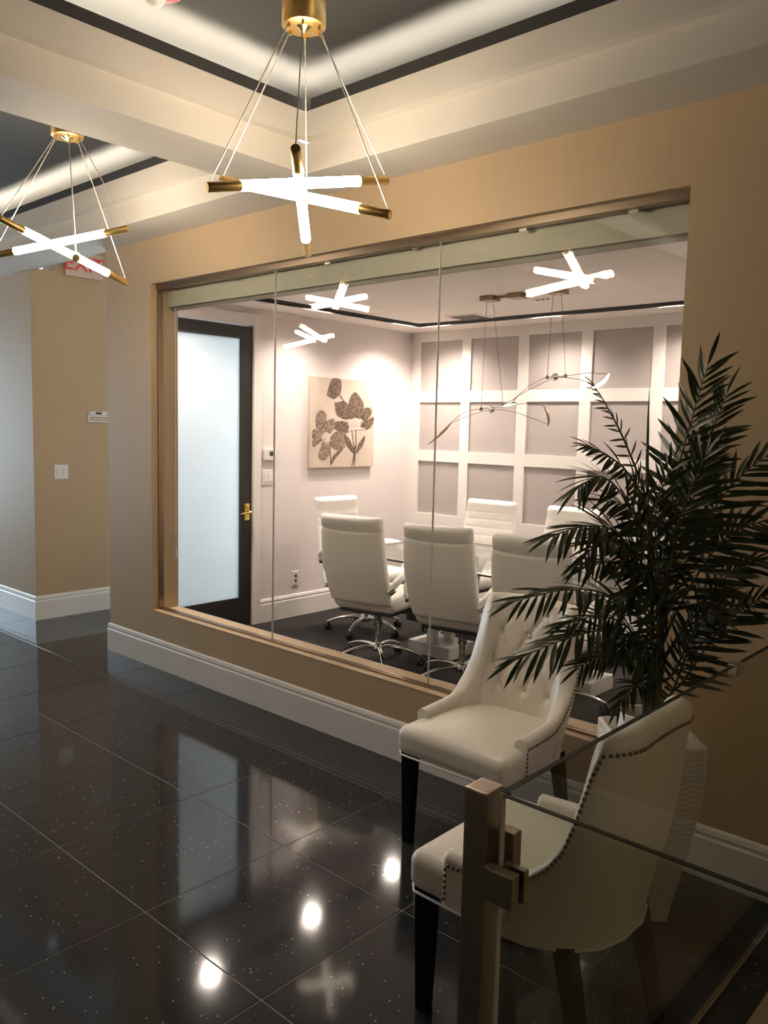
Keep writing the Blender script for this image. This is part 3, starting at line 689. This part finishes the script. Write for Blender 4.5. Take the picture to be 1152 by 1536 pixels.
# ------------------------------------------------------------------ tufted chairs: front towards -y, origin on the floor below the front edge centre
def make_tufted():
    t = thing('tufted_chair', 'x', 'chair', group='cream tufted nailhead chairs')
    HT = [(.13, .515), (.30, .524), (.375, .532), (.405, .552), (.435, .60), (.455, .66), (.470, .73), (.482, .80), (.491, .87), (.498, .92), (.508, .938), (.56, .942)]
    R, XS, YB, THK = .135, .258, .56, .062
    plan = []
    ns = 26
    for k in range(ns): plan.append((-XS, .13 + (YB - R - .13) * k / ns, -1, 0))
    for k in range(13):
        a = PI + (-PI / 2) * k / 12
        plan.append((-XS + R + R * math.cos(a), YB - R + R * math.sin(a), math.cos(a), math.sin(a)))
    RB = .235; low = []
    for k in range(ns): low.append((-XS, .13 + (YB - RB - .13) * k / ns, -1, 0))
    for k in range(13):
        a = PI + (-PI / 2) * k / 12
        low.append((-XS + RB + RB * math.cos(a), YB - .012 - RB + RB * math.sin(a), math.cos(a), math.sin(a)))
    lowh = low[:]
    half = plan[:]
    nb = 44; xb = XS - R; xlb = XS - RB
    for k in range(1, nb): plan.append((-xb + 2 * xb * k / nb, YB, 0, 1)); low.append((-xlb + 2 * xlb * k / nb, YB - .012, 0, 1))
    low += [(-x, y, -nx, ny) for x, y, nx, ny in lowh[::-1]]
    plan += [(-x, y, -nx, ny) for x, y, nx, ny in half[::-1]]
    buttons = [(x, z) for z, xs_ in ((.565, (-.135, 0, .135)), (.675, (-.068, .068, -.19, .19)), (.785, (-.135, 0, .135)), (.885, (-.068, .068))) for x in xs_]
    creases = []
    for i, a in enumerate(buttons):
        for b_ in buttons[i + 1:]:
            if .05 < abs(a[1] - b_[1]) < .13 and abs(a[0] - b_[0]) < .09: creases.append((a, b_))
    def tuft(x, z):
        d = 0
        for bxx, bz in buttons:
            d = max(d, .024 * math.exp(-((x - bxx) ** 2 + (z - bz) ** 2) / .021 ** 2))
        for a, b_ in creases:
            ax, az = a; vx, vz = b_[0] - ax, b_[1] - az; l2 = vx * vx + vz * vz
            u = max(0, min(1, ((x - ax) * vx + (z - az) * vz) / l2))
            dd = (x - ax - u * vx) ** 2 + (z - az - u * vz) ** 2
            d = max(d, .011 * math.exp(-dd / .009 ** 2))
        return d
    rows = []; edge = []
    NO, NC, NI = 16, 8, 40
    for (x, y, nx, ny), (lx, ly, lnx, lny) in zip(plan, low):
        H = lerp_tab(HT, y) if abs(x) > xb - 1e-6 else .942 + .006 * (1 - (x / xb) ** 2)
        back = max(0, min(1, (y - .37) / .12)); back = back * back * (3 - 2 * back); rec = .052 * back
        lo_o, lo_i = .365, .44
        thk = THK * (.86 + .25 * back); r = thk / 2
        def pos(off, z):   # off: distance inwards from the outer face
            w = max(0, min(1, (z - .365) / .30)); w = w * w * (3 - 2 * w)
            qx, qy, mx_, my_ = lx + (x - lx) * w, ly + (y - ly) * w, lnx + (nx - lnx) * w, lny + (ny - lny) * w
            qy += rec * ((z - .37) / .56) ** 1.25 if z > .37 else 0
            return (qx - mx_ * off, qy - my_ * off, z)
        col = []
        zt = H - r
        for k in range(NO + 1): col.append(pos(0, lo_o + (zt - lo_o) * k / NO))
        for k in range(1, NC):
            a = PI * k / NC; col.append(pos(r - r * math.cos(a), zt + r * math.sin(a)))
        for k in range(NI + 1):
            z = zt + (lo_i - zt) * k / NI
            off = thk + .012 * math.sin(PI * min(1, max(0, (z - .44) / max(.02, zt - .44)))) * back
            if back > .35:
                p = pos(0, z); off -= tuft(p[0] * 1.0, z) * min(1, (back - .35) * 2.2)
            col.append(pos(off, z))
        rows.append(col); edge.append((pos(-.0012, zt - .004), Vector((nx, ny, 0))))
    mb = MB().grid(rows)
    for rr, fl_ in ((rows[0], False), (rows[-1], True)):
        idx = tuple(range(len(rr))); mb.add(rr, [idx if fl_ else idx[::-1]])
    sh_ = weld(mb.build('backrest', 'leather', t))
    for bxx, bz in buttons:
        if abs(bxx) > .18: continue
        yy = YB + .052 * ((bz - .37) / .56) ** 1.25 - THK * 1.11 - .012 * math.sin(PI * (bz - .44) / .457) + .017
        MB().lathe([(.010, 0), (.009, .004), (.005, .007), (0, .008)], (0, 0, 0), 10).build('tuft_button', 'leather', sh_).matrix_local = Matrix.Translation((bxx, yy, bz)) @ Matrix.Rotation(PI / 2, 4, 'X')
    # seat
    def shape(p):
        w = 1 - .06 * max(0, p.y - .12) / .4
        if p.y > .30: w *= math.sqrt(max(0.05, 1 - ((p.y - .30) / .29) ** 2))
        return Vector((p.x * w, p.y, p.z))
    st = weld(MB().soft(0, .25, .418, .258, .25, .056, .035, 10, .026, shape).build('seat', 'leather', t))
    MB().tube([(-.05, .548, .364), (-.13, .525, .364), (-.20, .47, .364), (-.245, .38, .364), (-.259, .28, .364), (-.257, .03, .364), (-.23, .004, .364), (.23, .004, .364), (.257, .03, .364), (.259, .28, .364), (.245, .38, .364), (.20, .47, .364), (.13, .525, .364), (.05, .548, .364), (-.05, .548, .364)], .0042, 6).build('piping', 'leather', st)
    # nailheads along the outer edge and down the arm fronts
    path = [Vector(e[0]) + Vector((0, 0, -.004)) for e in edge]; nr = [e[1] for e in edge]
    pts = []
    for s_ in (0, -1):
        q, n_ = path[s_], nr[s_]
        z = q.z - .012
        while z > .375: pts.append((Vector((q.x, q.y + .006, z)), n_)); z -= .0165
    acc = 0; last = path[0]; pts.append((path[0], nr[0]))
    for a, b_, n_ in zip(path, path[1:], nr[1:]):
        seg = (b_ - a).length; s0 = .0165 - acc
        while s0 <= seg:
            pts.append((a.lerp(b_, s0 / seg), n_)); s0 += .0165
        acc = (acc + seg) % .0165
    nm = MB()
    for p, n_ in pts:
        a = n_.cross(Vector((0, 0, 1))).normalized(); u = Vector((0, 0, 1))
        vs = []
        for rr, h in ((.0058, 0), (.0045, .0025)):
            vs += [p + n_ * h + rr * (math.cos(2 * PI * j / 6) * a + math.sin(2 * PI * j / 6) * u) for j in range(6)]
        vs.append(p + n_ * .0036)
        nm.add(vs, [(j, (j + 1) % 6, 6 + (j + 1) % 6, 6 + j) for j in range(6)] + [(6 + j, 6 + (j + 1) % 6, 12) for j in range(6)], True)
    no = nm.build('nailhead_trim', 'nail', t); no['kind'] = 'stuff'
    # legs
    def leg(x0, y0, x1, y1, w0, w1):
        vs = [(x0 + sx_ * w0, y0 + sy_ * w0, .372) for sx_, sy_ in ((-1, -1), (1, -1), (1, 1), (-1, 1))] + [(x1 + sx_ * w1, y1 + sy_ * w1, 0) for sx_, sy_ in ((-1, -1), (1, -1), (1, 1), (-1, 1))]
        MB().add(vs, [(0, 1, 2, 3), (7, 6, 5, 4)] + [(j, j + 4, (j + 1) % 4 + 4, (j + 1) % 4) for j in range(4)]).build('leg', 'dark_wood', t)
    for s_ in (-1, 1):
        leg(s_ * .215, .045, s_ * .212, .040, .026, .017)
        leg(s_ * .190, .46, s_ * .200, .545, .024, .016)
    return t
tc = make_tufted(); tc['label'] = 'cream tufted chair with its back against the window wall'
tc.location = (-1.785, 2.345, 0)
tc2 = copy_tree(tc); tc2['label'] = 'cream tufted chair backed up to the glass railing, seen from behind'
tc2.location = (-1.392, 1.915, 0); tc2.rotation_euler = (0, 0, -PI / 2)

# ------------------------------------------------------------------ planter and palm
pl = thing('planter', 'tall white rippled planter tapering to a narrow foot', 'planter', (-1.125, 2.60, 0), math.radians(42))
prof = [(0, .072), (.06, .078), (.15, .094), (.27, .116), (.40, .134), (.50, .141), (.63, .143)]
def ring(z, h, amp, n=44):
    out = []
    for side in range(4):
        for k in range(n):
            s_ = -1 + 2 * k / n; r = .012
            x = h * max(-1 + r / h, min(1 - r / h, s_)); y = -h
            if abs(s_) > 1 - r / h: y = -h + r * (1 - math.sqrt(max(0, 1 - ((abs(s_) - (1 - r / h)) / (r / h)) ** 2))) * .6; x = h * s_ * (1 - .02)
            d = amp * math.sin(z * 2 * PI / .0185 + 1.7 * math.sin(s_ * 5 + side) + 1.1 * math.sin(s_ * 13 + z * 30))
            y -= d
            a = side * PI / 2; out.append((x * math.cos(a) - y * math.sin(a), x * math.sin(a) + y * math.cos(a), z))
    return out + [out[0]]
rows = [ring(.63 * k / 130, lerp_tab(prof, .63 * k / 130), .0022 if 3 < k < 127 else 0) for k in range(131)]
rows += [ring(.632, .140, 0), ring(.632, .128, 0), ring(.52, .124, 0)]
mb = MB().grid([list(c) for c in zip(*rows)][::-1]); mb.build('pot', 'planter', pl)
MB().add(ring(.002, .072, 0)[:-1], [tuple(range(176))]).build('foot', 'planter', pl)
MB().box(-.123, .123, -.123, .123, .50, .535).build('soil', 'soil', pl)
MB().lathe([(.070, .535), (.074, .69), (.070, .695), (.066, .69), (.064, .56)], (-.03, .02, 0), 28).build('liner_pot', 'planter', pl)

PC = Vector((-1.125, 2.60, 0))
pm = thing('palm_plant', 'tall dark green faux palm rising from the white planter', 'plant', (PC.x, PC.y, .535))
po = Vector((PC.x, PC.y, .535))
FR = [
 ([(-1.130,2.649,1.302),(-1.119,2.690,1.524),(-1.090,2.713,1.702),(-1.060,2.736,1.864)],.16),
 ([(-1.119,2.653,1.258),(-1.077,2.700,1.459),(-1.035,2.740,1.638),(-1.005,2.770,1.772)],.15),
 ([(-1.099,2.575,0.957),(-1.178,2.363,1.119),(-1.231,2.184,1.156),(-1.290,1.992,1.139)],.15),
 ([(-1.089,2.573,0.870),(-1.152,2.345,1.009),(-1.194,2.172,1.021),(-1.265,1.966,0.975)],.17),
 ([(-1.122,2.578,1.131),(-1.189,2.407,1.315),(-1.230,2.265,1.343),(-1.265,2.135,1.317)],.16),
 ([(-1.140,2.577,1.240),(-1.192,2.447,1.430),(-1.219,2.337,1.495),(-1.236,2.221,1.457)],.15),
 ([(-1.095,2.657,1.125),(-1.030,2.730,1.347),(-0.955,2.790,1.494),(-0.840,2.850,1.611)],.17),
 ([(-1.076,2.635,1.041),(-0.994,2.690,1.245),(-0.914,2.740,1.337),(-0.790,2.800,1.377)],.18),
 ([(-1.049,2.627,0.800),(-0.961,2.680,0.981),(-0.881,2.720,1.085),(-0.786,2.760,1.152)],.14),
 ([(-1.091,2.556,0.962),(-1.128,2.440,1.148),(-1.154,2.346,1.230),(-1.192,2.229,1.227)],.14),
 ([(-1.106,2.561,1.092),(-1.143,2.413,1.256),(-1.171,2.286,1.302),(-1.182,2.160,1.246)],.14),
 ([(-1.164,2.550,1.394),(-1.195,2.457,1.514),(-1.232,2.376,1.567),(-1.255,2.317,1.591)],.10),
 ([(-1.166,2.575,1.393),(-1.216,2.502,1.588),(-1.258,2.440,1.710),(-1.288,2.383,1.788)],.06),
 ([(-1.065,2.633,0.954),(-0.969,2.680,1.140),(-0.904,2.710,1.210),(-0.838,2.720,1.243)],.12),
 ([(-1.102,2.611,1.041),(-1.140,2.604,1.238),(-1.145,2.594,1.393),(-1.109,2.620,1.548)],.13),
 ([(-1.043,2.521,0.781),(-1.053,2.412,0.847),(-1.066,2.321,0.864),(-1.071,2.228,0.818)],.09),
 ([(-1.085,2.570,0.826),(-1.124,2.412,0.927),(-1.153,2.309,0.952),(-1.184,2.195,0.926)],.12),
 ([(-1.116,2.670,1.166),(-1.092,2.724,1.344),(-1.075,2.748,1.480),(-1.052,2.760,1.615)],.13),
 ([(-1.058,2.598,0.849),(-0.998,2.591,0.996),(-0.940,2.570,1.073),(-0.890,2.550,1.068)],.09),
 ([(-1.079,2.646,0.948),(-1.027,2.720,1.076),(-0.971,2.780,1.119),(-0.910,2.810,1.096)],.10),
 ([(-1.09,2.60,0.90),(-1.12,2.52,1.06),(-1.14,2.44,1.12),(-1.14,2.36,1.10)],.12),
 ([(-1.10,2.62,0.98),(-1.08,2.56,1.15),(-1.05,2.50,1.23),(-1.02,2.43,1.25)],.12),
 ([(-1.12,2.60,1.05),(-1.16,2.50,1.22),(-1.18,2.42,1.30),(-1.21,2.32,1.33)],.14),
 ([(-1.10,2.60,0.85),(-1.15,2.46,1.00),(-1.19,2.33,1.06),(-1.23,2.18,1.05)],.14),
 ([(-1.11,2.63,1.15),(-1.09,2.64,1.33),(-1.06,2.66,1.46),(-1.02,2.67,1.57)],.14),
 ([(-1.13,2.60,1.15),(-1.17,2.53,1.32),(-1.20,2.46,1.40),(-1.24,2.38,1.42)],.13),
 ([(-1.06,2.60,0.78),(-1.01,2.59,0.94),(-0.97,2.58,1.03),(-0.90,2.57,1.08)],.11),
 ([(-1.10,2.59,0.82),(-1.12,2.49,0.95),(-1.12,2.40,0.99),(-1.11,2.31,0.95)],.11),
]
def leaf_geo(nseg=5):
    vs = []; fs = []
    for k in range(nseg + 1):
        u = k / nseg; w = .060 * math.sin(PI * min(1, u * .93 + .07)) ** .75 if k < nseg else .004
        z = -.16 * u * u
        vs += [(-w, u, z + .25 * w), (0, u, z), (w, u, z + .25 * w)]
    for k in range(nseg):
        a = k * 3
        fs += [(a, a + 1, a + 4, a + 3), (a + 1, a + 2, a + 5, a + 4)]
    return vs, fs
LV, LF = leaf_geo()
lm = bpy.data.meshes.new('leaflet'); lm.from_pydata(LV, [], LF); lm.materials.append(M['leaf'])
for p in lm.polygons: p.use_smooth = True
count = 0
for k in range(3):
    a = k * 2.1; c0 = Vector((.02 * math.cos(a), .02 * math.sin(a), 0))
    tops = [(-1.128, 2.645, 1.34), (-1.165, 2.570, 1.40), (-1.09, 2.64, 1.12)][k]
    MB().tube(catmull([c0, c0 + Vector((0, 0, .3)), Vector(tops) - po], 5), [.014 - .0007 * q for q in range(11)], 8).build('cane', 'stem', pm)
MB().tube([Vector(p) - po for p in ((-1.166, 2.575, 1.36), (-1.181, 2.582, 1.545), (-1.190, 2.592, 1.676), (-1.196, 2.601, 1.781))], [.008, .009, .006, .001], 6, flat=.5).build('spear_leaf', 'leaf', pm)
for fi, (pts, ll) in enumerate(FR):
    root = Vector(pts[0]); stemfoot = po + Vector((0, 0, .25 + .45 * max(0, root.z - .85)))
    c = catmull([Vector(p) - po for p in [root + (stemfoot - root) * .55] + pts], 10)[0:]
    fr = MB().tube(c, [.0058 * (1 - .8 * q / (len(c) - 1)) for q in range(len(c))], 5).build('frond', 'stem', pm)
    c = c[10:]; n = len(c)
    cnt = max(9, int(21 * (.75 + ll * 1.6))); joined = MB()
    for i in range(cnt * 2 + 1):
        s_ = 1 if i % 2 else -1; u = .05 + .95 * (i // 2) / cnt
        if i == cnt * 2: u, s_ = 1, 0
        q = u * (n - 1); a = min(n - 2, int(q)); p = c[a].lerp(c[a + 1], q - a)
        tg = (c[min(n - 1, a + 1)] - c[max(0, a - 1)]).normalized()
        toc = Vector((.39, -.88, .1))   # fronds lean open towards the hall
        nrm = Vector((0, 0, .8)) + toc * .55 + Vector((random.uniform(-.25, .25), random.uniform(-.25, .25), 0))
        nrm = (nrm - tg * nrm.dot(tg)).normalized(); side = tg.cross(nrm).normalized()
        A = math.radians(62 - 36 * u + random.uniform(-9, 9)) if s_ else 0
        d = (tg * math.cos(A) + side * s_ * math.sin(A)).normalized()
        d = (d + Vector((0, 0, -.16 + random.uniform(-.14, .08)))).normalized()
        ln = ll * (1.0 - .42 * u) * (.72 + .28 * min(1, u * 5)) * random.uniform(.95, 1.25)
        wp_ = p + po
        if (wp_ + d * ln).y > 2.945: d.y = min(d.y, max(-.9, (2.945 - wp_.y) / ln)); d.normalize()
        if (wp_ + d * ln).y > 2.95: continue
        if (wp_ + d * ln).x > -.775 and (wp_ + d * ln).z < 1.02: continue
        X = d.cross(nrm).normalized(); Z = X.cross(d).normalized()
        wd = ln * (1.15 if ll < .12 else 1.0)
        mtx = Matrix(((X.x * wd, d.x * ln, Z.x * ln, p.x), (X.y * wd, d.y * ln, Z.y * ln, p.y), (X.z * wd, d.z * ln, Z.z * ln, p.z), (0, 0, 0, 1)))
        if count < 300:
            lo = link('leaflet', lm, fr); lo.matrix_local = mtx; count += 1
        else:
            joined.add([mtx @ Vector(v) for v in LV], LF, True)
    if joined.v:
        jo = joined.build('leaflets', 'leaf', fr); jo['kind'] = 'stuff'

# ------------------------------------------------------------------ glass railing and gate in the foreground
rl = thing('glass_railing', 'square steel post with a smoky glass panel running to the wall', 'railing', (-.804, 1.17, 0))
def rb(name, m_, p, x0, x1, y0, y1, z0, z1, bev=0): return bx(name, m_, p, x0 + .804, x1 + .804, y0 - 1.17, y1 - 1.17, z0, z1, bev=bev)
rb('post', 'steel', rl, -.829, -.780, 1.143, 1.197, .001, 1.0, .004)
rb('glass_panel', 'rail_glass', rl, -.769, -.759, 1.170, 2.940, .012, 1.0)
rb('panel_edge', 'dark_edge', rl, -.7695, -.7585, 1.170, 2.940, 1.0002, 1.0018)
rb('panel_edge', 'glass_edge', rl, -.7695, -.7585, 1.168, 1.1698, .012, 1.0)
rb('panel_shoe', 'chrome', rl, -.772, -.756, 1.20, 2.945, .001, .012)
rb('glass_clip', 'steel', rl, -.785, -.752, 1.19, 1.215, .84, .92, .003)
rb('wall_clip', 'chrome', rl, -.778, -.750, 2.28, 2.33, .975, 1.006, .003)
gt_ = thing('glass_gate', 'smoky glass gate panel hinged on the steel post', 'gate', (-.757, 1.16, 0))
def gb(name, m_, x0, x1, y0, y1, z0, z1, bev=0): return bx(name, m_, gt_, x0 + .757, x1 + .757, y0 - 1.16, y1 - 1.16, z0, z1, bev=bev)
gb('glass_panel', 'rail_glass', -.757, .25, 1.155, 1.165, .10, 1.0)
gb('panel_edge', 'dark_edge', -.757, .25, 1.1545, 1.1655, 1.0002, 1.0018)
gb('panel_edge', 'glass_edge', -.7585, -.7572, 1.1545, 1.1655, .10, 1.0)
gb('hinge_plate', 'steel', -.775, -.715, 1.132, 1.1545, .815, .876, .004)
gb('hinge_back_plate', 'steel', -.755, -.712, 1.1655, 1.180, .815, .876, .004)
gb('hinge_knuckle', 'steel', -.7795, -.773, 1.140, 1.160, .82, .87)
for z in (.832, .858): MB().lathe([(0, -.0232), (.004, -.0232), (.004, -.0215)], (-.004, -.0045, z), 8, axis='y').build('hinge_screw', 'nail', gt_)
